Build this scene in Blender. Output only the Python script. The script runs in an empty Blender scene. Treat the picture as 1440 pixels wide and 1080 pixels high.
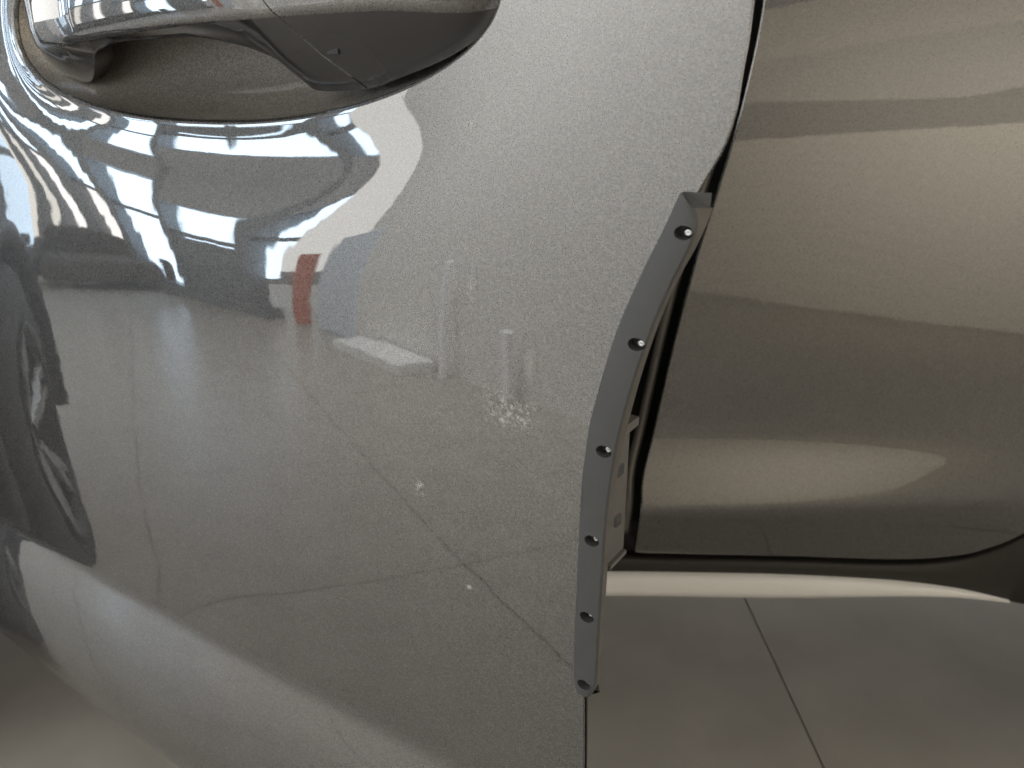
import bpy, bmesh, math, random
import numpy as np
from mathutils import Vector, Matrix
from mathutils.geometry import delaunay_2d_cdt
random.seed(4); np.random.seed(4)
scene = bpy.context.scene
COL = scene.collection

# ---------------------------------------------------------------- camera, world, lamps, exposure
cam_data = bpy.data.cameras.new('camera'); cam = bpy.data.objects.new('camera', cam_data); COL.objects.link(cam)
cam_data.sensor_width = 36; cam_data.lens = 1109/1440*36; cam_data.clip_start = .02; cam_data.clip_end = 200
cam.location = (0, -.87, .95); cam.rotation_euler = (math.radians(70), 0, 0)
cam_data.dof.use_dof = True; cam_data.dof.focus_distance = .47; cam_data.dof.aperture_fstop = 11
scene.camera = cam
world = bpy.data.worlds.new('World'); scene.world = world; world.use_nodes = True
world.node_tree.nodes['Background'].inputs[0].default_value = (.80, .78, .74, 1)
world.node_tree.nodes['Background'].inputs[1].default_value = 3.4
def area(name, loc, target, sx, sy, power, col, spread=180):
    d = bpy.data.lights.new(name, 'AREA'); d.shape = 'RECTANGLE'; d.size = sx; d.size_y = sy; d.energy = power; d.color = col; d.spread = math.radians(spread)
    o = bpy.data.objects.new(name, d); COL.objects.link(o); o.location = loc
    o.rotation_euler = (Vector(target)-Vector(loc)).to_track_quat('-Z', 'Y').to_euler(); return o
area('wall_fill_warm', (1.0, -1.0, 1.15), (2.3, -3.1, 2.15), 1.4, .8, 54, (1, .93, .82), 125)  # unseen fill beside the camera, added to brighten the beige wall
area('partition_fill_neutral', (-1.8, -.9, 3.4), (-2.45, -1.95, 1.3), 2.2, .5, 85, (.98, .985, 1), 110)  # unseen fill added overhead to brighten the pale partition
vs = scene.view_settings; vs.view_transform = 'Standard'; vs.look = 'None'; vs.exposure = .12; vs.gamma = 1; vs.use_curve_mapping = False
scene.render.engine = 'CYCLES'
scene.cycles.max_bounces = 8

# ---- SURF
def lerp_tab(tab):
    xs = np.array([a for a, b in tab]); ys = np.array([b for a, b in tab])
    # smooth monotone-ish (pchip) interpolation
    h = np.diff(xs); dl = np.diff(ys)/h
    m = np.zeros(len(xs))
    for i in range(1, len(xs)-1):
        if dl[i-1]*dl[i] > 0:
            w1 = 2*h[i]+h[i-1]; w2 = h[i]+2*h[i-1]
            m[i] = (w1+w2)/(w1/dl[i-1]+w2/dl[i])
    m[0] = dl[0]; m[-1] = dl[-1]
    def f(x):
        x = np.clip(np.asarray(x, float), xs[0], xs[-1])
        i = np.clip(np.searchsorted(xs, x)-1, 0, len(h)-1)
        t = (x-xs[i])/h[i]
        return ((1+2*t)*(1-t)**2*ys[i] + t*(1-t)**2*h[i]*m[i] + t*t*(3-2*t)*ys[i+1] + t*t*(t-1)*h[i]*m[i+1])
    return f

def integ(tilt, a, b, n=3000):
    g = np.linspace(a, b, n); s = -np.tan(np.radians(tilt(g)))
    c = np.concatenate([[0], np.cumsum((s[1:]+s[:-1])/2*(g[1]-g[0]))])
    return lambda z: np.interp(z, g, c)

def sstep(a, b, x):
    t = np.clip((np.asarray(x, float)-a)/(b-a), 0, 1); return t*t*(3-2*t)

# front door, standing ajar: local s along the door, z up, height h outwards
DO = np.array([-.49, -.17, 0.]); TH = math.radians(33)
DD = np.array([math.cos(TH), -math.sin(TH), 0.]); DN = np.array([-math.sin(TH), -math.cos(TH), 0.])
EDGE = lerp_tab([(.30, .622), (.5725, .6291), (.6288, .6281), (.6888, .6269), (.7537, .6264), (.79, .6284), (.8175, .6344), (.8473, .6422), (.8754, .6528), (.8954, .6619),
                 (.9136, .6697), (.9321, .6784), (.9462, .6812), (.9599, .6819), (.9733, .6829), (.9864, .6830), (1.06, .685), (1.2, .69)])
F_TILT = lerp_tab([(.30, -70), (.326, -52), (.346, -38), (.371, -15), (.425, 5), (.475, 11.5), (.50, 14.5), (.515, 14.5), (.5235, 5), (.532, -2), (.57, -2.5), (.62, -1.0), (.70, .8), (.78, 2.0), (.85, 3.0), (.93, 3.6), (1.2, 5)])
F_H = integ(F_TILT, .30, 1.2)
H0 = float(F_H(.8))
# handle recess outline
def lip_outline(n=260, grow=0.0):
    t = np.linspace(0, 2*np.pi, n, endpoint=False)
    c, s_ = np.cos(t), np.sin(t)
    ex = np.where(c < 0, 2/2.3, 2/2.05)
    return np.stack([.3455+(.2205+grow)*np.sign(c)*np.abs(c)**ex, .998+(.0645+grow)*np.sign(s_)*np.abs(s_)**ex], 1)
LIP = lip_outline()
DISH = lerp_tab([(0, -5), (.004, -4), (.012, 5), (.023, 14.5), (.033, 12), (.052, 4.5), (.08, 0), (.12, 0)])
_g = np.linspace(0, .12, 400); _c = np.concatenate([[0], np.cumsum(np.tan(np.radians((DISH(_g[1:])+DISH(_g[:-1]))/2))*(_g[1]-_g[0]))])
def lip_dist(s, z):
    s = np.asarray(s, float).ravel(); z = np.asarray(z, float).ravel()
    out = np.empty(len(s)); L = LIP; M = np.roll(L, -1, 0); e = M-L; ee = (e**2).sum(1)
    for i in range(0, len(s), 2000):
        p = np.stack([s[i:i+2000], z[i:i+2000]], 1)[:, None, :]
        t = np.clip(((p-L)*e).sum(2)/ee, 0, 1)
        q = L+t[..., None]*e-p
        out[i:i+2000] = np.sqrt((q**2).sum(2)).min(1)
    return out
def front_h(s, z):
    s = np.asarray(s, float).ravel(); z = np.asarray(z, float).ravel()
    h = F_H(z)-H0 - (s-.25)**2/(2*7.0)
    d = lip_dist(s, z)/(1+.6*sstep(.10, .50, s))
    amp = (.80+.50*sstep(.13, .42, s))*(1-.88*sstep(.36, .59, s))
    return h-(_c[-1]-np.interp(d, _g, _c))*amp
def front_pt(s, z, off=0.0):
    s = np.asarray(s, float).ravel(); z = np.asarray(z, float).ravel()
    return DO+s[:, None]*DD+(front_h(s, z)+off)[:, None]*DN+np.stack([0*z, 0*z, z], 1)
def front_nrm(s, z, e=.0007):
    a = (front_h(np.asarray(s)+e, z)-front_h(np.asarray(s)-e, z))/(2*e); b = (front_h(s, np.asarray(z)+e)-front_h(s, np.asarray(z)-e))/(2*e)
    v = DN[None]-a[:, None]*DD-b[:, None]*np.array([0, 0, 1.]); return v/np.linalg.norm(v, axis=1)[:, None]

# rear door, closed: x along the car, z up, outwards is -y
R_EDGE = lerp_tab([(.36, .158), (.4138, .1588), (.4486, .1573), (.5019, .157), (.5714, .170), (.6865, .1877), (.7922, .2083), (.8307, .2180), (.9404, .2440), (1.0434, .2620), (1.2, .275)])
R_BASE = lerp_tab([(.36, -14), (.42, -10), (.46, -7), (.60, -1.0), (.70, 1.2), (.80, 2.5), (.90, 5), (.938, 6.9), (.944, 7), (.949, 9.6), (.97, 10), (.99, 11), (1.06, 16), (1.2, 25)])
R_FLARE = lerp_tab([(.36, -18), (.44, -18), (.466, -14), (.480, 4), (.487, 18), (.505, 22), (.535, 21), (.557, 14), (.585, 4), (.62, 0), (1.2, 0)])
R_HB = integ(R_BASE, .36, 1.2); R_HF = integ(R_FLARE, .36, 1.2); RB0 = float(R_HB(.8)); RF0 = float(R_HF(.8))
def rear_h(x, z):
    x = np.asarray(x, float).ravel(); z = np.asarray(z, float).ravel()
    return R_HB(z)-RB0+(R_HF(z)-RF0)*(1-sstep(.12, .95, x))-(x-.3)**2/(2*9)
def rear_pt(x, z, off=0.0):
    x = np.asarray(x, float).ravel(); z = np.asarray(z, float).ravel()
    return np.stack([x, -rear_h(x, z)-off, z], 1)
def rear_nrm(x, z, e=.0007):
    a = (rear_h(np.asarray(x)+e, z)-rear_h(np.asarray(x)-e, z))/(2*e); b = (rear_h(x, np.asarray(z)+e)-rear_h(x, np.asarray(z)-e))/(2*e)
    v = np.stack([-a, -np.ones(len(a)), -b], 1); return v/np.linalg.norm(v, axis=1)[:, None]
# ---- END SURF
# ---------------------------------------------------------------- helpers
def tag(o, label=None, cat=None, group=None, kind=None):
    if label: o['label'] = label
    if cat: o['category'] = cat
    if group: o['group'] = group
    if kind: o['kind'] = kind
    return o
def empty(name, loc=(0, 0, 0)):
    o = bpy.data.objects.new(name, None); COL.objects.link(o); o.location = loc; return o
def link(name, me, mat, parent=None):
    o = bpy.data.objects.new(name, me); COL.objects.link(o)
    if mat and not me.materials: me.materials.append(mat)
    if parent:
        o.parent = parent; o.matrix_parent_inverse = Matrix.Translation(parent.location).inverted() if parent.type == 'EMPTY' else Matrix.Identity(4)
    return o
def mesh(name, verts, faces, mat, parent=None, smooth=True, normals=None, sharp=None):
    me = bpy.data.meshes.new(name); me.from_pydata([tuple(map(float, v)) for v in verts], [], [tuple(int(i) for i in f) for f in faces]); me.validate(); me.update()
    if smooth: me.polygons.foreach_set('use_smooth', [True]*len(me.polygons))
    if sharp is not None: me.set_sharp_from_angle(angle=math.radians(sharp))
    if normals is not None: me.normals_split_custom_set_from_vertices([tuple(map(float, n)) for n in normals])
    return link(name, me, mat, parent)
def loft(rows, closed=False, cap=False):
    rows = [np.asarray(r, float) for r in rows]; n = len(rows[0]); V = np.concatenate(rows); F = []
    for i in range(len(rows)-1):
        for j in range(n if closed else n-1):
            k = (j+1) % n; F.append((i*n+j, i*n+k, (i+1)*n+k, (i+1)*n+j))
    if cap: F.append(tuple(range(n))[::-1]); F.append(tuple(range((len(rows)-1)*n, len(rows)*n)))
    return V, F
def box(name, lo, hi, mat, parent=None, bevel=0.0, rotz=0, pivot=None):
    bm = bmesh.new(); bmesh.ops.create_cube(bm, size=1)
    lo = Vector(lo); hi = Vector(hi)
    for v in bm.verts: v.co = Vector([(lo[i]+hi[i])/2+v.co[i]*(hi[i]-lo[i]) for i in range(3)])
    if bevel: bmesh.ops.bevel(bm, geom=list(bm.edges), offset=bevel, segments=2, affect='EDGES', profile=.5)
    if rotz: bmesh.ops.rotate(bm, verts=bm.verts, cent=pivot or (lo+hi)/2, matrix=Matrix.Rotation(rotz, 3, 'Z'))
    me = bpy.data.meshes.new(name); bm.to_mesh(me); bm.free()
    return link(name, me, mat, parent)
def obox(name, p, q, t, z0, z1, mat, parent=None, bevel=0.0):
    """upright box along the plan line p-q, thickness t to its left"""
    p = np.array(p, float); q = np.array(q, float); L = np.linalg.norm(q-p); a = math.atan2(*(q-p)[::-1])
    o = box(name, (0, 0, z0), (L, t, z1), mat, None, bevel)
    for v in o.data.vertices:
        x, y = v.co.x, v.co.y; v.co.x = p[0]+x*math.cos(a)-y*math.sin(a); v.co.y = p[1]+x*math.sin(a)+y*math.cos(a)
    if parent: o.parent = parent
    return o
def tube(path, r, n=10):
    path = np.asarray(path, float); T = np.gradient(path, axis=0); T /= np.linalg.norm(T, axis=1)[:, None]
    rows = []; up = np.array([.3, -1, .2])
    for P, t in zip(path, T):
        u = np.cross(t, up); u /= np.linalg.norm(u); w = np.cross(t, u)
        a = np.linspace(0, 2*np.pi, n, endpoint=False)
        rows.append(P+r*(np.cos(a)[:, None]*u+np.sin(a)[:, None]*w))
    return loft(rows, True, True)
def panel_cdt(outer, holes, inner_pts):
    """triangulate a 2d outline with holes and free inner points -> verts2d, faces"""
    V = []; E = []
    for lp in [outer]+holes:
        b = len(V); V += [Vector((float(x), float(y))) for x, y in lp]; E += [(b+i, b+(i+1) % len(lp)) for i in range(len(lp))]
    nb = len(V); V += [Vector((float(x), float(y))) for x, y in inner_pts]
    v, e, f, ov, oe, of = delaunay_2d_cdt(V, E, [], 0, 1e-7)
    v = np.array([(a.x, a.y) for a in v]); f = np.array(f)
    c = v[f].mean(1)
    def inside(pts, poly):
        r = np.zeros(len(pts), bool); x, y = pts[:, 0], pts[:, 1]; q = np.roll(poly, -1, 0)
        for (x0, y0), (x1, y1) in zip(poly, q):
            if y0 == y1: continue
            m = ((y0 > y) != (y1 > y)) & (x < (x1-x0)*(y-y0)/(y1-y0)+x0); r ^= m
        return r
    k = inside(c, np.array(outer))
    for hh in holes: k &= ~inside(c, np.array(hh))
    return v, f[k]
def inpoly_margin(pts, lp, m):
    lp = np.array(lp); d = np.full(len(pts), 9.)
    for i in range(0, len(pts), 3000):
        d[i:i+3000] = np.sqrt(((pts[i:i+3000, None, :]-lp[None])**2).sum(2)).min(1)
    return d > m

# ---------------------------------------------------------------- materials
def mat(name, col=(.5, .5, .5), rough=.5, metal=0.0, spec=.5, coat=0.0):
    m = bpy.data.materials.new(name); m.use_nodes = True; b = m.node_tree.nodes['Principled BSDF']
    b.inputs['Base Color'].default_value = (*col, 1); b.inputs['Roughness'].default_value = rough; b.inputs['Metallic'].default_value = metal
    b.inputs['Specular IOR Level'].default_value = spec; b.inputs['Coat Weight'].default_value = coat
    return m
def nd(m, t, **kw):
    n = m.node_tree.nodes.new(t)
    for k, v in kw.items(): setattr(n, k, v)
    return n
def lk(m, a, b): m.node_tree.links.new(a, b)
def mottled(name, c0, c1, scale, rough=(.4, .6), bump=0.0, metal=0.0, detail=6, spec=.5, bscale=None):
    m = mat(name, c0, rough[0], metal, spec); b = m.node_tree.nodes['Principled BSDF']
    tc = nd(m, 'ShaderNodeTexCoord'); nz = nd(m, 'ShaderNodeTexNoise'); nz.inputs['Scale'].default_value = scale; nz.inputs['Detail'].default_value = detail
    lk(m, tc.outputs['Object'], nz.inputs['Vector'])
    mx = nd(m, 'ShaderNodeMix', data_type='RGBA'); mx.inputs[6].default_value = (*c0, 1); mx.inputs[7].default_value = (*c1, 1)
    lk(m, nz.outputs['Fac'], mx.inputs[0]); lk(m, mx.outputs[2], b.inputs['Base Color'])
    mr = nd(m, 'ShaderNodeMapRange'); mr.inputs[3].default_value = rough[0]; mr.inputs[4].default_value = rough[1]
    lk(m, nz.outputs['Fac'], mr.inputs[0]); lk(m, mr.outputs[0], b.inputs['Roughness'])
    if bump:
        n2 = nd(m, 'ShaderNodeTexNoise'); n2.inputs['Scale'].default_value = bscale or scale*6; n2.inputs['Detail'].default_value = 4
        lk(m, tc.outputs['Object'], n2.inputs['Vector'])
        bp = nd(m, 'ShaderNodeBump'); bp.inputs['Strength'].default_value = bump; bp.inputs['Distance'].default_value = .001
        lk(m, n2.outputs['Fac'], bp.inputs['Height']); lk(m, bp.outputs[0], b.inputs['Normal'])
    return m
def paint(name, col, flake=.22, coat_ior=2.3):
    m = mat(name, col, .5, .9); b = m.node_tree.nodes['Principled BSDF']
    b.inputs['Coat Weight'].default_value = 1; b.inputs['Coat Roughness'].default_value = .015; b.inputs['Coat IOR'].default_value = coat_ior
    tc = nd(m, 'ShaderNodeTexCoord'); geo = nd(m, 'ShaderNodeNewGeometry')
    vo = nd(m, 'ShaderNodeTexVoronoi'); vo.inputs['Scale'].default_value = 1900
    lk(m, tc.outputs['Object'], vo.inputs['Vector'])
    vo2 = nd(m, 'ShaderNodeTexVoronoi'); vo2.inputs['Scale'].default_value = 1250
    lk(m, tc.outputs['Object'], vo2.inputs['Vector'])
    ad = nd(m, 'ShaderNodeVectorMath', operation='ADD'); lk(m, vo.outputs['Color'], ad.inputs[0]); lk(m, vo2.outputs['Color'], ad.inputs[1])
    sb = nd(m, 'ShaderNodeVectorMath', operation='SUBTRACT'); lk(m, ad.outputs[0], sb.inputs[0]); sb.inputs[1].default_value = (1, 1, 1)
    sc = nd(m, 'ShaderNodeVectorMath', operation='SCALE'); lk(m, sb.outputs[0], sc.inputs[0]); sc.inputs['Scale'].default_value = flake
    a2 = nd(m, 'ShaderNodeVectorMath', operation='ADD'); lk(m, sc.outputs[0], a2.inputs[0]); lk(m, geo.outputs['Normal'], a2.inputs[1])
    nn = nd(m, 'ShaderNodeVectorMath', operation='NORMALIZE'); lk(m, a2.outputs[0], nn.inputs[0]); lk(m, nn.outputs[0], b.inputs['Normal'])
    # flake brightness scatter
    sx = nd(m, 'ShaderNodeSeparateColor'); lk(m, vo2.outputs['Color'], sx.inputs[0])
    mr = nd(m, 'ShaderNodeMapRange'); mr.inputs[3].default_value = .65; mr.inputs[4].default_value = 1.35; lk(m, sx.outputs[1], mr.inputs[0])
    mm = nd(m, 'ShaderNodeVectorMath', operation='SCALE'); mm.inputs[0].default_value = col; lk(m, mr.outputs[0], mm.inputs['Scale']); lk(m, mm.outputs[0], b.inputs['Base Color'])
    # faint orange peel and dust in the clear coat
    nz = nd(m, 'ShaderNodeTexNoise'); nz.inputs['Scale'].default_value = 55; nz.inputs['Detail'].default_value = 1; lk(m, tc.outputs['Object'], nz.inputs['Vector'])
    bp = nd(m, 'ShaderNodeBump'); bp.inputs['Strength'].default_value = .02; bp.inputs['Distance'].default_value = .002; lk(m, nz.outputs['Fac'], bp.inputs['Height']); lk(m, bp.outputs[0], b.inputs['Coat Normal'])
    return m
def emit(name, col, strength):
    m = bpy.data.materials.new(name); m.use_nodes = True; t = m.node_tree; t.nodes.clear()
    e = t.nodes.new('ShaderNodeEmission'); o = t.nodes.new('ShaderNodeOutputMaterial'); e.inputs[0].default_value = (*col, 1); e.inputs[1].default_value = strength
    t.links.new(e.outputs[0], o.inputs[0]); return m
M = dict(
    paint=paint('grey_metallic_paint', (.078, .078, .078)),
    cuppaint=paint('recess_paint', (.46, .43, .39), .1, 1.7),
    cup=mat('dark_gloss_plastic', (.15, .138, .12), .35, .3, .6, 1),
    grip_shade=mat('underside_shade_gloss', (.028, .028, .028), .14, 0, .5, .5),  # handle's downward faces: shade put in as a darker colour
    guard=mottled('matt_grey_plastic', (.055, .058, .062), (.085, .088, .092), 35, (.42, .58), .25, bscale=900),
    guard_side=mottled('raw_strip_side', (.08, .075, .068), (.15, .14, .125), 90, (.5, .7), .3),
    screw=mat('steel_screw', (.55, .56, .58), .25, 1),
    black=mat('black_rubber', (.012, .012, .013), .55),
    seal=mat('grey_seal', (.20, .19, .175), .3, .3),
    trim=mottled('satin_sill_trim', (.87, .86, .84), (.90, .89, .87), 30, (.35, .45)),
    plastic=mottled('sill_plastic', (.03, .029, .027), (.045, .042, .038), 80, (.4, .55), spec=.25),
    under=mat('underbody_black', (.015, .015, .015), .8),
    underpan=mat('underbody_grey', (.07, .067, .06), .7),
    tyre=mottled('tyre_rubber', (.015, .015, .016), (.03, .03, .03), 40, (.6, .8), .3),
    rim=mat('alloy_rim', (.30, .31, .32), .45, 1),
    tile=mottled('floor_tile', (.30, .28, .25), (.46, .432, .387), 7, (.30, .40), .05, detail=12, spec=.22),
    grout=mat('tile_grout', (.26, .243, .216), .9, 0, .1),
    wall=mottled('beige_wall', (.60, .56, .49), (.66, .62, .54), 1.5, (.7, .8)),
    wall2=mottled('pale_wall', (.70, .69, .66), (.76, .75, .71), 1.5, (.7, .8)),
    band=mat('taupe_band', (.34, .32, .29), .7),
    wallgrey=mottled('grey_wall', (.50, .475, .43), (.56, .53, .48), 1.5, (.7, .8)),
    ceil=mat('ceiling_grey', (.36, .36, .36), .8),
    frame=mat('window_frame_grey', (.13, .14, .15), .4),
    day=emit('daylight_pane', (.66, .83, 1.0), 7.5),
    cream=emit('daylight_pane_cream', (1.0, .95, .86), 2.8),
    pink=emit('daylight_pane_pink', (1.0, .95, .92), 4.6),
    sofa=mottled('brown_fabric', (.06, .05, .045), (.10, .085, .07), 30, (.8, .9)),
    orange=mat('orange_board', (.50, .14, .08), .5),
    bright=mat('white_post_paint', (.9, .9, .9), .4),
    cabinet=mat('cabinet_grey', (.60, .66, .72), .5),
    white=mat('white_board', (.8, .8, .78), .5),
)

# ---------------------------------------------------------------- the showroom: floor, walls, ceiling
tag(box('floor', (-12, -8, -.10), (8, 6, -.006), M['grout']), kind='structure')
floor = bpy.data.objects['floor']
T = .75; gap = .003
bm = bmesh.new(); bmesh.ops.create_cube(bm, size=1)
for v in bm.verts: v.co = Vector((v.co.x*(T-gap), v.co.y*(T-gap), v.co.z*.012-.006))
bmesh.ops.bevel(bm, geom=[e for e in bm.edges if e.verts[0].co.z > -.001 and e.verts[1].co.z > -.001], offset=.0006, segments=1, affect='EDGES')
tile_me = bpy.data.meshes.new('tile'); bm.to_mesh(tile_me); bm.free(); tile_me.materials.append(M['tile'])
for i in range(-11, 6):
    for j in range(-5, 4):
        o = bpy.data.objects.new('tile', tile_me); COL.objects.link(o); o.location = (.47+T*(i+.5), -.94+T*(j+.5), random.uniform(-.0004, .0004)); o.parent = floor
W0 = np.array([-11.0, 3.0]); W1 = np.array([-4.3, -1.2]); WL = np.linalg.norm(W1-W0); WD = (W1-W0)/WL; WN = np.array([WD[1], -WD[0]])  # WN points into the room?
wp = lambda a: tuple(W0+WD*a)
wall = tag(obox('window_wall', wp(0), wp(WL), .15, 2.15, 3.6, M['ceil']), kind='structure')
obox('low_wall', wp(0), wp(WL), .15, 0, .10, M['frame'], wall)
def pane(a0, a1, z0, z1, m): obox('window_pane', wp(a0), wp(a1), .02, z0, z1, M[m], wall)
def bar(nm, a0, a1, z0, z1, t=.12): obox(nm, wp(a0), wp(a1), t, z0, z1, M['frame'], wall)
# (from, to) along the wall: lower pane sill, lower pane top, lower colour, upper colour
for a0, a1, z0, z1, top, lo_, up_ in [(.1, 1.5, .1, 1.12, 2.1, 'day', 'day'), (1.62, 2.9, .1, 1.12, 2.1, 'cream', 'day'), (3.0, 3.42, .1, 1.12, 2.1, 'day', 'day'), (3.52, 3.95, .1, 1.12, 2.1, 'pink', 'day'),
                                      (4.07, 4.55, .1, 1.30, 2.1, 'cream', 'day'), (4.63, 5.08, .1, 1.30, 2.1, 'cream', 'day'), (5.16, 5.62, .1, 1.30, 2.1, 'pink', 'day'), (5.90, 6.30, .1, 1.12, 2.1, 'pink', 'day'), (6.42, 7.0, .1, 1.0, 1.9, 'day', 'day'), (7.08, 7.70, .80, .82, 1.45, 'day', 'day'), (7.78, 7.9, .45, 1.0, 1.45, 'day', 'day')]:
    pane(a0, a1, z0, z1, lo_); pane(a0, a1, z1+.07, top, up_); bar('transom', a0, a1, z1, z1+.07); obox('wall_panel', wp(a0), wp(a1), .15, top, 2.15, M['ceil'], wall)
obox('wall_panel', wp(7.08), wp(7.70), .14, .10, .80, M['frame'], wall)
cuts = [0, .1, 1.5, 1.62, 2.9, 3.0, 3.42, 3.52, 3.95, 4.07, 4.55, 4.63, 5.08, 5.16, 5.62, 5.90, 6.30, 6.42, 7.0, 7.08, 7.70, 7.80, 7.9]
for k in range(0, len(cuts)-1, 2): bar('mullion', cuts[k], cuts[k+1], .10, 2.15, .15)
tag(obox('partition_wall', (-3.75, -1.52), (-1.2, -2.15), .1, 0, 3.6, M['wall2']), kind='structure')
tag(obox('beige_wall', (.2, -5.6), (4.2, -.9), .1, 0, 3.6, M['wall']), kind='structure')
obox('wall_band', (.2, -5.6), (4.2, -.9), .110, 1.985, 2.7, M['wallgrey'], bpy.data.objects['beige_wall'])
obox('wall_band', (.2, -5.6), (4.2, -.9), .112, 1.47, 1.98, M['band'], bpy.data.objects['beige_wall'])
tag(obox('back_wall', (-1.2, -2.3), (.2, -5.5), .1, 0, 3.6, M['wall']), kind='structure')
tag(box('ceiling', (-12, -8, 3.6), (6, 4, 3.7), M['ceil']), kind='structure')

# ---------------------------------------------------------------- the car
car = tag(empty('car', (0, .9, 0)), 'dark grey metallic car with its front door standing open', 'car')

# --- open front door
zb = .343
def door_outline():
    L = []
    for z in np.linspace(zb, 1.12, 150): L.append((float(EDGE(z)), z))
    for s in np.linspace(.69, -.33, 120)[1:]: L.append((s, 1.12))
    for z in np.linspace(1.12, zb, 90)[1:]: L.append((-.33, z))
    for s in np.linspace(-.33, float(EDGE(zb)), 160)[1:-1]: L.append((s, zb))
    return L
outer = door_outline(); lipo = lip_outline(200)
gx, gz = np.meshgrid(np.arange(-.33, .70, .008), np.concatenate([np.arange(zb, .57, .004), np.arange(.57, .86, .008), np.arange(.86, 1.12, .005)])); gx = gx+np.where(np.arange(gx.shape[0]) % 2, .004, 0)[:, None]
pts = np.stack([gx.ravel(), gz.ravel()], 1)
pts = pts[(pts[:, 0] < EDGE(pts[:, 1])-.003) & (pts[:, 0] > -.327) & (pts[:, 1] > zb+.002) & (pts[:, 1] < 1.117)]
q = (np.abs((pts[:, 0]-.3455)/.222)**2.15+np.abs((pts[:, 1]-.998)/.066)**2.15) > 1.0
pts = pts[q]; pts = pts[inpoly_margin(pts, lipo, .017)]
ring = [lip_outline(200, g) for g in (.002, .0045, .0075, .011, .015)]
pts = np.concatenate([pts]+ring)
v2, f2 = panel_cdt(outer, [lipo], pts)
NR = front_nrm(v2[:, 0], v2[:, 1]); P3 = front_pt(v2[:, 0], v2[:, 1])
# face winding outwards
a, b, c = P3[f2[:, 0]], P3[f2[:, 1]], P3[f2[:, 2]]
flip = (np.cross(b-a, c-a)@DN) < 0; f2[flip] = f2[flip][:, ::-1]
door = mesh('front_door', P3, f2, M['paint'], car, normals=NR)
door['label'] = 'open front door with oval handle recess and flared lower edge'
# hemmed rim: rounds over and turns inwards
def rim_rows(ol, outward, offs):
    ol = np.array(ol); t = np.roll(ol, -1, 0)-np.roll(ol, 1, 0); t /= np.linalg.norm(t, axis=1)[:, None]; nn = np.stack([t[:, 1], -t[:, 0]], 1)*outward
    base = front_h(ol[:, 0], ol[:, 1]); rows = []
    for d, h in offs:
        p = ol+nn*d; rows.append(DO+p[:, :1]*DD+(base+h)[:, None]*DN+np.stack([0*p[:, 1], 0*p[:, 1], p[:, 1]], 1))
    return rows
V, F = loft(rim_rows(outer, 1, [(0, 0), (.0004, -.0003), (.0006, -.0009), (.0004, -.0016), (0, -.0022), (-.002, -.004)]), True)
mesh('door_hem', V, F, M['paint'], door)
sb = np.linspace(-.32, float(EDGE(zb))-.004, 120)
hbm = front_h(sb, 0*sb+zb)
V, F = tube(DO+np.outer(sb, DD)+np.outer(hbm-.0035, DN)+np.outer(0*sb+zb-.0025, [0, 0, 1]), .0038, 10); mesh('bottom_shade_line', V, F, M['black'], door)  # dark bead added as the shade line under the bottom hem
# shut face of the door behind the hem, and inner shell
zz = np.linspace(.36, 1.1, 80)
ho = front_h(EDGE(zz), zz)
loc = lambda s, z, h: DO+np.outer(np.atleast_1d(s), DD)+np.outer(np.atleast_1d(h), DN)+np.outer(np.atleast_1d(z), [0, 0, 1])
V, F = loft([loc(EDGE(zz)-.001, zz, ho-.006), loc(EDGE(zz)-.004, zz, ho-.013), loc(EDGE(zz)-.030, zz, ho-.016), loc(EDGE(zz)-.040, zz, ho-.055), loc(EDGE(zz)*0+.3, zz, ho-.06), loc(EDGE(zz)*0-.3, zz, ho-.06)])
mesh('door_inner_shell', V, F, M['plastic'], door, sharp=30)

# handle recess
rings = []; base = lip_outline(200); cen = np.array([.3455, .998])
hb = front_h(base[:, 0], base[:, 1])
for d, h in [(0, 0), (-.0008, -.0002), (-.0018, -.0009), (-.0026, -.002), (-.003, -.0036)]:
    p = lip_outline(200, d); rings.append(loc(p[:, 0], p[:, 1], hb+h))
V, F = loft(rings, True); mesh('recess_lip', V, F, M['paint'], door)
rings = [rings[-1]]
for k in np.linspace(0, 1, 16)[1:]:
    p = cen+(lip_outline(200, -.003)-cen)*(1-.97*k**1.6)
    hh = hb*(1-k)+hb.mean()*k
    rings.append(loc(p[:, 0], p[:, 1], hh-.0036-.040*np.sin(k*np.pi/2)**.8))
V, F = loft(rings, True); mesh('handle_recess', V, F, M['cuppaint'], door)

# grip
ZL = lerp_tab([(.129, .986), (.137, .9774), (.1618, .9655), (.1887, .9605), (.2081, .9673), (.2224, .9770), (.2493, .9825), (.2819, .9844), (.3407, .9844), (.3796, .9796), (.4063, .9719), (.4195, .9602), (.4273, .9535), (.4359, .953), (.4797, .9575), (.5194, .9665), (.5464, .9775), (.561, .989)])
ZC = lerp_tab([(.129, .990), (.17, .9835), (.233, .984), (.29, .987), (.412, .991), (.500, .992), (.545, .990), (.561, .993)])
HC = lerp_tab([(.129, -.032), (.15, -.020), (.19, -.004), (.26, .009), (.37, .012), (.46, .006), (.51, -.003), (.545, -.015), (.561, -.028)])
HLW = lerp_tab([(.129, -.034), (.16, -.031), (.1887, -.033), (.222, -.022), (.27, -.012), (.35, -.011), (.40, -.016), (.4273, -.027), (.48, -.028), (.54, -.028), (.561, -.030)])
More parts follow.
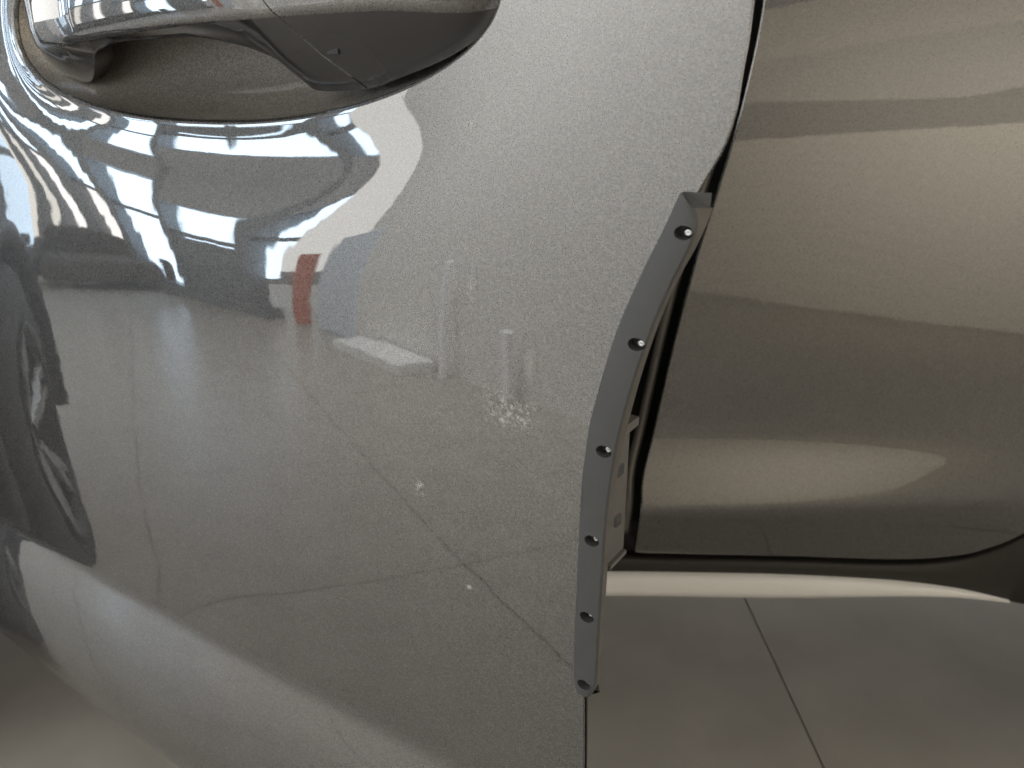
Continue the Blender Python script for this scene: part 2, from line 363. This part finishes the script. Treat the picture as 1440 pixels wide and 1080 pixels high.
def grip_rows(s0, s1, n):
    rows = []
    for s in np.linspace(s0, s1, n):
        zl, zc, hc, hl = float(ZL(s)), float(ZC(s)), float(HC(s)), float(HLW(s))
        ctrl = [(1.058, hc-.016), (1.045, hc-.005), (1.022, hc+.003), (zc+.012, hc+.003), (zc+.003, hc+.0012), (zc, hc), (zc-.002, hc-.002), (zl+.45*(zc-zl), hl+.55*(hc-hl)), (zl+.0012, hl+.0008), (zl, hl), (zl+.0006, hl-.001), (zl+.003, hl-.010), (zl+.008, hl-.016)]
        sh = -.85*math.exp(-((s-.458)/.028)**2)
        rows.append(np.concatenate([loc(s+sh*(z-.972), z, h) for z, h in ctrl]))
    return rows
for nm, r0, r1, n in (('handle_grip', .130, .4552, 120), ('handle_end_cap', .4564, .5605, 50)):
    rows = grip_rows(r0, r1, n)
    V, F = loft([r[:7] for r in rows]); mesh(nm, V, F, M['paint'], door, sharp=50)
    V, F = loft([r[6:] for r in rows]); mesh(nm+'_underside', V, F, M['grip_shade'], door, sharp=50)
# small square slot for the key in the end cap
def slab(name, s0, s1, z0, z1, h0, h1, m, par):
    c = [(s0, z0), (s1, z0), (s1, z1), (s0, z1)]
    V = np.concatenate([loc(s, z, h1) for s, z in c]+[loc(s, z, h0) for s, z in c])
    return mesh(name, V, [(0, 1, 2, 3), (7, 6, 5, 4), (0, 4, 5, 1), (1, 5, 6, 2), (2, 6, 7, 3), (3, 7, 4, 0)], m, par, smooth=False)
slab('key_slot', .461, .469, .9715, .978, -.03, -.0085, M['black'], door)

# --- screw-on edge guard along the rear edge of the open door
SL = lerp_tab([(.62, .6235), (.6324, .6238), (.6904, .6242), (.7549, .6244), (.791, .6265), (.8182, .6314), (.8477, .6386), (.8757, .6487), (.8955, .657), (.9112, .6629), (.93, .67)])
SR = lerp_tab([(.62, .6385), (.6385, .639), (.6972, .6396), (.744, .6400), (.7841, .6427), (.8184, .6484), (.8473, .6556), (.8713, .6635), (.8893, .6705), (.8975, .6725), (.906, .6700), (.9097, .6690), (.93, .667)])
SO = lerp_tab([(.62, .6388), (.6342, .6392), (.6939, .6398), (.7412, .6401), (.7821, .6435), (.8168, .6491), (.8459, .6558), (.8702, .6635), (.8917, .6727), (.9051, .6769), (.93, .685)])
guard = tag(empty('edge_guard', tuple(map(float, loc(.64, .64, 0)[0]))), 'curved dark grey plastic strip with six screw holes along the open door edge', 'edge guard')
N_ = 150
rows = []
for k, t in enumerate(np.linspace(0, 1, N_)):
    z = .634+t*(.911-.634)
    hh = float(front_h([SL(z)], [z])[0])
    zr = z-.006*t**3*sstep(.9, 1, t); zo = z-.006*sstep(.9, 1, t)
    taper = .004*max(0, 1-k/6)
    l, r, o_ = float(SL(z))+taper*.6, float(SR(zr))-taper, float(SO(zo))-taper
    hf = hh+.0065
    sec = [(l, z, hh+.0005), (l+.0002, z, hf-.0012), (l+.0012, z, hf), ]
    for u in (.25, .5, .75): sec.append((l+.0012+(r-.001-l-.0012)*u, z+(zr-z)*u, hf+.0006*math.sin(u*math.pi)))
    sec += [(r-.001, zr, hf), (r, zr, hf-.0012), (o_, zo, hh+.001), (o_-.002, zo, hh-.001), (l+.012, z, hh-.001)]
    rows.append(np.concatenate([loc(*s) for s in sec]))
V, F = loft(rows, True, True)
strip = mesh('strip', V, F, M['guard'], guard, sharp=28)
strip.data.materials.append(M['guard_side'])
ns = len(rows[0])
for i in range((N_-1)*ns):
    if i % ns in (7, 8): strip.data.polygons[i].material_index = 1
HOLES = [(.6668, .8944), (.6494, .8417), (.6366, .785), (.6328, .7337), (.632, .6868), (.6319, .6418)]
cut = []
def disc_rows(s, z, ax_s, ax_z, hs, n=20):
    out = []
    for r, h in hs:
        a = np.linspace(0, 2*np.pi, n, endpoint=False)
        out.append(loc(s+r*ax_s*np.cos(a), z+r*ax_z*np.sin(a), h+0*a))
    return out
bpy.context.view_layer.update()
for s, z in HOLES:
    hh = float(front_h([s], [z])[0])
    V, F = loft(disc_rows(s, z, 1.3, .95, [(.0033, hh+.012), (.0033, hh+.0015)]), True, True)
    co = mesh('cutter', V, F, M['black'], None, smooth=False)
    bm = bmesh.new(); bm.from_mesh(co.data); bmesh.ops.recalc_face_normals(bm, faces=bm.faces); bm.to_mesh(co.data); bm.free()
    cut.append(co)
bm = bmesh.new(); bm.from_mesh(strip.data); bmesh.ops.recalc_face_normals(bm, faces=bm.faces); bm.to_mesh(strip.data); bm.free()
for co in cut:
    md = strip.modifiers.new('b', 'BOOLEAN'); md.object = co; md.operation = 'DIFFERENCE'; md.solver = 'EXACT'
bpy.context.view_layer.update()
ev = strip.evaluated_get(bpy.context.evaluated_depsgraph_get()); nm = bpy.data.meshes.new_from_object(ev)
strip.modifiers.clear(); strip.data = nm; nm.set_sharp_from_angle(angle=math.radians(28))
for co in cut: bpy.data.objects.remove(co)
for s, z in HOLES:
    hh = float(front_h([s], [z])[0])
    V, F = loft(disc_rows(s+.0008, z-.0004, 1.2, 1, [(.0022, hh+.0012), (.0022, hh+.0030), (.0018, hh+.0037), (.0009, hh+.0040), (.0001, hh+.0036)], 16), True, True)
    mesh('screw', V, F, M['screw'], guard)
# latch block and raw edge behind the strip
slab('latch_block', .618, .635, .712, .789, float(front_h([.63], [.75])[0])-.028, float(front_h([.63], [.75])[0])-.008, M['guard_side'], door)
hl_ = float(front_h([.63], [.75])[0])
slab('latch_plate', .617, .639, .787, .792, hl_-.030, hl_-.006, M['seal'], door)
slab('latch_plate', .617, .637, .709, .7115, hl_-.028, hl_-.008, M['seal'], door)
for z_ in (.765, .735): slab('latch_bolt', .634, .6365, z_-.003, z_+.003, hl_-.020, hl_-.014, M['screw'], door)

# --- closed rear door
RBOT = lerp_tab([(.10, .405), (.35, .3955), (.5207, .3850), (.5845, .3906), (.6261, .407), (.6562, .4287), (.71, .49), (.77, .62), (.80, .80)])
ol = []
for z in np.linspace(.404, 1.12, 150): ol.append((float(R_EDGE(z)), z))
for x in np.linspace(.25, .95, 60)[1:]: ol.append((x, 1.12))
for z in np.linspace(1.12, .82, 30)[1:]: ol.append((.95, z))
for t in np.linspace(0, 1, 40)[1:-1]: ol.append((.95-.15*t, .82-.02*t))
for x in np.linspace(.80, .16, 220): ol.append((x, float(RBOT(x))))
ol = ol[:-1]
xs, zs = np.meshgrid(np.arange(.16, .95, .010), np.concatenate([np.arange(.384, .62, .004), np.arange(.62, .92, .008), np.arange(.92, .965, .002), np.arange(.965, 1.12, .008)])); xs = xs+np.where(np.arange(xs.shape[0]) % 2, .005, 0)[:, None]
pts = np.stack([xs.ravel(), zs.ravel()], 1)
pts = pts[(pts[:, 0] > R_EDGE(pts[:, 1])+.003) & (pts[:, 1] > RBOT(pts[:, 0])+.003) & ((pts[:, 0] < .79) | (pts[:, 1] > .83)) & (pts[:, 0] < .945)]
pts = pts[inpoly_margin(pts, ol, .003)]
v2, f2 = panel_cdt(ol, [], pts)
NR = rear_nrm(v2[:, 0], v2[:, 1]); P3 = rear_pt(v2[:, 0], v2[:, 1])
a, b, c = P3[f2[:, 0]], P3[f2[:, 1]], P3[f2[:, 2]]
flip = np.cross(b-a, c-a)[:, 1] > 0; f2[flip] = f2[flip][:, ::-1]
rdoor = mesh('rear_door', P3, f2, M['paint'], car, normals=NR)
rdoor['label'] = 'closed rear door with a sharp crease and tapering flare'
ola = np.array(ol); t = np.roll(ola, -1, 0)-np.roll(ola, 1, 0); t /= np.linalg.norm(t, axis=1)[:, None]; nn = np.stack([-t[:, 1], t[:, 0]], 1)
if (nn[20, 0] > 0): nn = -nn
hb_ = rear_h(ola[:, 0], ola[:, 1]); rows = []
for d, h in [(0, 0), (.001, -.0003), (.0017, -.001), (.002, -.002), (.0017, -.003), (.001, -.004), (-.001, -.012), (-.004, -.03)]:
    p = ola+nn*d; rows.append(np.stack([p[:, 0], -(hb_+h), p[:, 1]], 1))
V, F = loft(rows, True); mesh('door_hem', V, F, M['paint'], rdoor)
zz = np.linspace(.43, 1.12, 80); xe = R_EDGE(zz); ye = -rear_h(xe, zz)
V, F = tube(np.stack([xe-.0125, ye+.022, zz], 1), .0055, 12); mesh('edge_seal', V, F, M['seal'], rdoor)
# pillar behind the gap
V, F = loft([np.stack([xe-.12, ye+.02, zz], 1), np.stack([xe-.05, ye+.045, zz], 1), np.stack([xe+.02, ye+.05, zz], 1), np.stack([xe+.1, ye+.06, zz], 1)])
mesh('pillar', V, F, M['black'], car)

# --- sill below the doors
xs = np.concatenate([np.linspace(-1.0, .1, 30), np.linspace(.12, .74, 70)])
TOP = lambda x: RBOT(np.maximum(x, .10))-.0125
TT = lerp_tab([(-1.0, .371), (.128, .370), (.311, .365), (.488, .350), (.60, .334), (.664, .3215), (.75, .307)])
TB = lerp_tab([(-1.0, .336), (.128, .336), (.40, .328), (.664, .321), (.75, .307)])
yb = -rear_h(np.clip(xs, .1, .75), TOP(xs)+.009)
V, F = loft([np.stack([xs, yb+.05, TOP(xs)-.004], 1), np.stack([xs, yb+.014, TOP(xs)-.002], 1), np.stack([xs, yb+.006, TOP(xs)-.0005], 1), np.stack([xs, yb+.003, TOP(xs)-.003], 1), np.stack([xs, yb+.002, .5*TOP(xs)+.5*TT(xs)], 1),
             np.stack([xs, yb+.004, TT(xs)], 1), np.stack([xs, yb+.006, TB(xs)], 1), np.stack([xs, yb+.010, TB(xs)-.004], 1), np.stack([xs, yb+.03, TB(xs)-.016], 1), np.stack([xs, yb+.12, TB(xs)-.022], 1)])
mesh('sill', V, F, M['plastic'], car)
V, F = loft([np.stack([xs, yb+.030, TOP(xs)-.02], 1), np.stack([xs, yb+.022, TOP(xs)+.006], 1), np.stack([xs, yb+.03, TOP(xs)+.04], 1)]); mesh('door_seal', V, F, M['black'], car)
k = (xs > -1.0) & (xs < .664); x2 = xs[k]; y2 = yb[k]
tt, tb = TT(x2), TB(x2); w = tt-tb
V, F = loft([np.stack([x2, y2+.005, tt+.0005], 1), np.stack([x2, y2-.002, tt-.0005], 1), np.stack([x2, y2-.006*np.minimum(1, w/.02), tt-.25*w], 1), np.stack([x2, y2-.006*np.minimum(1, w/.02), tb+.3*w], 1), np.stack([x2, y2-.001, tb], 1), np.stack([x2, y2+.010, tb-.002], 1)])
mesh('sill_trim', V, F, M['trim'], car)
box('underbody', (-1.05, .10, .36), (.70, 1.45, .42), M['underpan'], car)
box('front_undertray', (-2.3, .30, .30), (-1.06, 1.45, .40), M['under'], car)
box('engine_bay', (-2.3, .30, .41), (-.91, 1.45, 1.0), M['under'], car)
box('cabin_shell', (-.9, .12, .42), (1.9, 1.45, 1.45), M['under'], car)

# --- front wing, wheels
def wheel(name, cx, cy, R_, turn):
    w_ = .23
    prof = [(R_*.62, -w_/2+.01), (R_*.72, -w_/2), (R_*.93, -w_/2+.008), (R_*.985, -w_/2+.03), (R_, -w_/2+.06), (R_, w_/2-.06), (R_*.985, w_/2-.03), (R_*.93, w_/2-.008), (R_*.72, w_/2), (R_*.62, w_/2-.01)]
    a = np.linspace(0, 2*np.pi, 56, endpoint=False)
    ca, sa = math.cos(turn), math.sin(turn)
    def rot(p):
        p = np.atleast_2d(p); return np.stack([cx+p[:, 0]*ca-p[:, 1]*sa, cy+p[:, 0]*sa+p[:, 1]*ca, R_+p[:, 2]], 1)
    V, F = loft([rot(np.stack([r*np.cos(a), 0*a+y, r*np.sin(a)], 1)) for r, y in prof], True)
    wh = mesh(name, V, F, M['tyre'], car)
    V, F = loft([rot(np.stack([r*np.cos(a), 0*a+y, r*np.sin(a)], 1)) for r, y in [(R_*.64, -w_/2+.006), (R_*.66, -w_/2-.004), (R_*.61, -w_/2-.002), (R_*.60, -w_/2+.02), (R_*.58, 0.02), (.06, .03), (.001, .03)]], True)
    mesh('rim', V, F, M['black'], wh)
    for i in range(5):
        b0 = 2*math.pi*i/5+.3
        for db in (-.14, .14):
            e = np.array([-math.sin(b0+db), 0, math.cos(b0+db)]); d_ = np.array([math.cos(b0), 0, math.sin(b0)]); d2 = np.array([math.cos(b0+db), 0, math.sin(b0+db)])
            rows = []
            for rr, y in ((.03, -w_/2+.03), (.12, -w_/2+.012), (R_*.62, -w_/2+.004)):
                c_ = (d_*(1-rr/(R_*.62))+d2*rr/(R_*.62))*rr
                rows.append(np.concatenate([rot(c_+e*sx*.014+np.array([0, y+dy, 0])) for sx, dy in ((-1, .012), (-.7, 0), (.7, 0), (1, .012))]))
            V, F = loft(rows); mesh('spoke', V, F, M['rim'], wh, sharp=40)
    return wh
wheel('wheel', -1.22, .055, .36, math.radians(-3))
box('wheel_house', (-1.64, .18, .36), (-.80, .3, .9), M['under'], car)
wheel('wheel', 1.14, .115, .365, 0)
xs = np.linspace(-2.1, -.79, 90); rows = []
for z0 in np.linspace(0, 1, 24):
    arch = np.where(np.abs(xs+1.22) < .41, .36+np.sqrt(np.maximum(0, .41**2-(xs+1.22)**2)), .34)
    z = arch+(1.02-arch)*z0
    rows.append(np.stack([xs, .02+.06*np.abs(z-.75)**1.5*3-.02*np.exp(-((z-arch)/.05)**2), z], 1))
V, F = loft(rows); mesh('front_wing', V, F, M['paint'], car)
aa = np.linspace(-.15, math.pi+.15, 50)
V, F = loft([np.stack([-1.22+r*np.cos(aa), y+0*aa, .36+r*np.sin(aa)], 1) for r, y in ((.385, .10), (.39, -.045), (.40, -.062), (.43, -.055), (.455, -.02), (.46, .03))])
mesh('arch_cladding', V, F, M['plastic'], car)

# --- small marks on the open door: glue residue and painted reflection streaks
def mark(name, s0, s1, z0, z1, seed, dens, scale, alpha=.62, fade=.3):
    n = 14; S, Z = np.meshgrid(np.linspace(s0, s1, n), np.linspace(z0, z1, n)); P = front_pt(S.ravel(), Z.ravel(), .00035)
    F = [(i*n+j, i*n+j+1, (i+1)*n+j+1, (i+1)*n+j) for i in range(n-1) for j in range(n-1)]
    m = mat('mark_'+str(seed), (.75, .75, .74), .7); t = m.node_tree; b = t.nodes['Principled BSDF']
    tc = nd(m, 'ShaderNodeTexCoord'); nz = nd(m, 'ShaderNodeTexNoise', noise_dimensions='4D'); nz.inputs['W'].default_value = seed; nz.inputs['Scale'].default_value = scale; nz.inputs['Detail'].default_value = 5; nz.inputs['Roughness'].default_value = .7
    lk(m, tc.outputs['Object'], nz.inputs['Vector'])
    gr = nd(m, 'ShaderNodeUVMap')
    mr = nd(m, 'ShaderNodeMapRange'); mr.inputs[1].default_value = dens; mr.inputs[2].default_value = dens+.22; mr.inputs[4].default_value = alpha; lk(m, nz.outputs['Fac'], mr.inputs[0])
    # fade to nothing at the border of the patch (uv 0..1)
    sp = nd(m, 'ShaderNodeSeparateXYZ'); lk(m, gr.outputs[0], sp.inputs[0]); last = mr.outputs[0]
    for ax in (0, 1):
        w_ = nd(m, 'ShaderNodeMath', operation='PINGPONG'); w_.inputs[1].default_value = .5; lk(m, sp.outputs[ax], w_.inputs[0])
        w2 = nd(m, 'ShaderNodeMapRange'); w2.inputs[2].default_value = fade; lk(m, w_.outputs[0], w2.inputs[0])
        ml = nd(m, 'ShaderNodeMath', operation='MULTIPLY'); lk(m, last, ml.inputs[0]); lk(m, w2.outputs[0], ml.inputs[1]); last = ml.outputs[0]
    lk(m, last, b.inputs['Alpha'])
    o = mesh(name, P, F, m, door)
    uv = o.data.uv_layers.new(name='UVMap'); co = [((v_ % n)/(n-1), (v_//n)/(n-1)) for l in o.data.loops for v_ in (l.vertex_index,)]
    uv.data.foreach_set('uv', [c_ for u in co for c_ in u])
    return o
mark('glue_residue', .558, .598, .780, .803, 3, .46, 330)
mark('glue_residue', .5115, .5217, .725, .738, 8, .45, 330)
mark('reflection_streak', .549, .557, .846, .866, 5, .2, 60, .35, .5)  # pale streaks painted on the skin as reflections of the white posts
mark('reflection_streak', .585, .594, .805, .836, 11, .2, 60, .28, .5)

# ---------------------------------------------------------------- things standing in the room, seen as reflections in the paint
s1 = tag(empty('sofa', (-5.6, 0, 0)), 'low dark brown sofa mirrored in the door paint below the handle', 'sofa')
box('seat', (-5.75, -.45, .06), (-5.25, .5, .22), M['sofa'], s1, .04); box('backrest', (-5.93, -.45, .06), (-5.76, .5, .40), M['sofa'], s1, .05)
for y in (-.56, .51): box('armrest', (-5.9, y, .06), (-5.25, y+.10, .31), M['sofa'], s1, .04)
tag(obox('display_board', (-4.20, -1.29), (-4.10, -1.34), .06, 0, .78, M['orange'], None, .01), 'slim orange board mirrored in the paint beside the windows', 'board')
tag(obox('low_cabinet', (-3.95, -1.40), (-3.55, -1.52), .06, 0, .95, M['cabinet'], None, .01), 'pale blue-grey cabinet mirrored in the paint next to orange board', 'cabinet')

pa, pb = np.array([-3.75, -1.52]), np.array([-1.2, -2.15]); pd = (pb-pa)/np.linalg.norm(pb-pa); pn = np.array([-pd[1], pd[0]])
pp = lambda a, off: tuple(pa+pd*a+pn*off)
def wall_item(nm, a0, a1, off, t, z0, z1, m, label, cat):
    p_, q_ = pp(a0, off), pp(a1, off); return tag(obox(nm, p_, q_, t, z0, z1, M[m], None, .004), label, cat)
wall_item('white_plinth', .33, .98, .12, .22, 0, .06, 'white', 'low white plinth against the pale wall mirrored in the door paint', 'plinth')
wall_item('white_post', 1.10, 1.135, .16, .035, 0, .62, 'bright', 'taller thin white post nearer the plinth mirrored in the door paint', 'post')
wall_item('white_post', 1.53, 1.575, .14, .045, 0, .33, 'bright', 'shorter thicker white post mirrored above the glue residue', 'post')
mark('paint_chip', .5470, .5536, .9345, .9392, 21, .35, 200, .5, .4)
mark('paint_chip', .5490, .5545, .6720, .6765, 23, .35, 200, .5, .4)
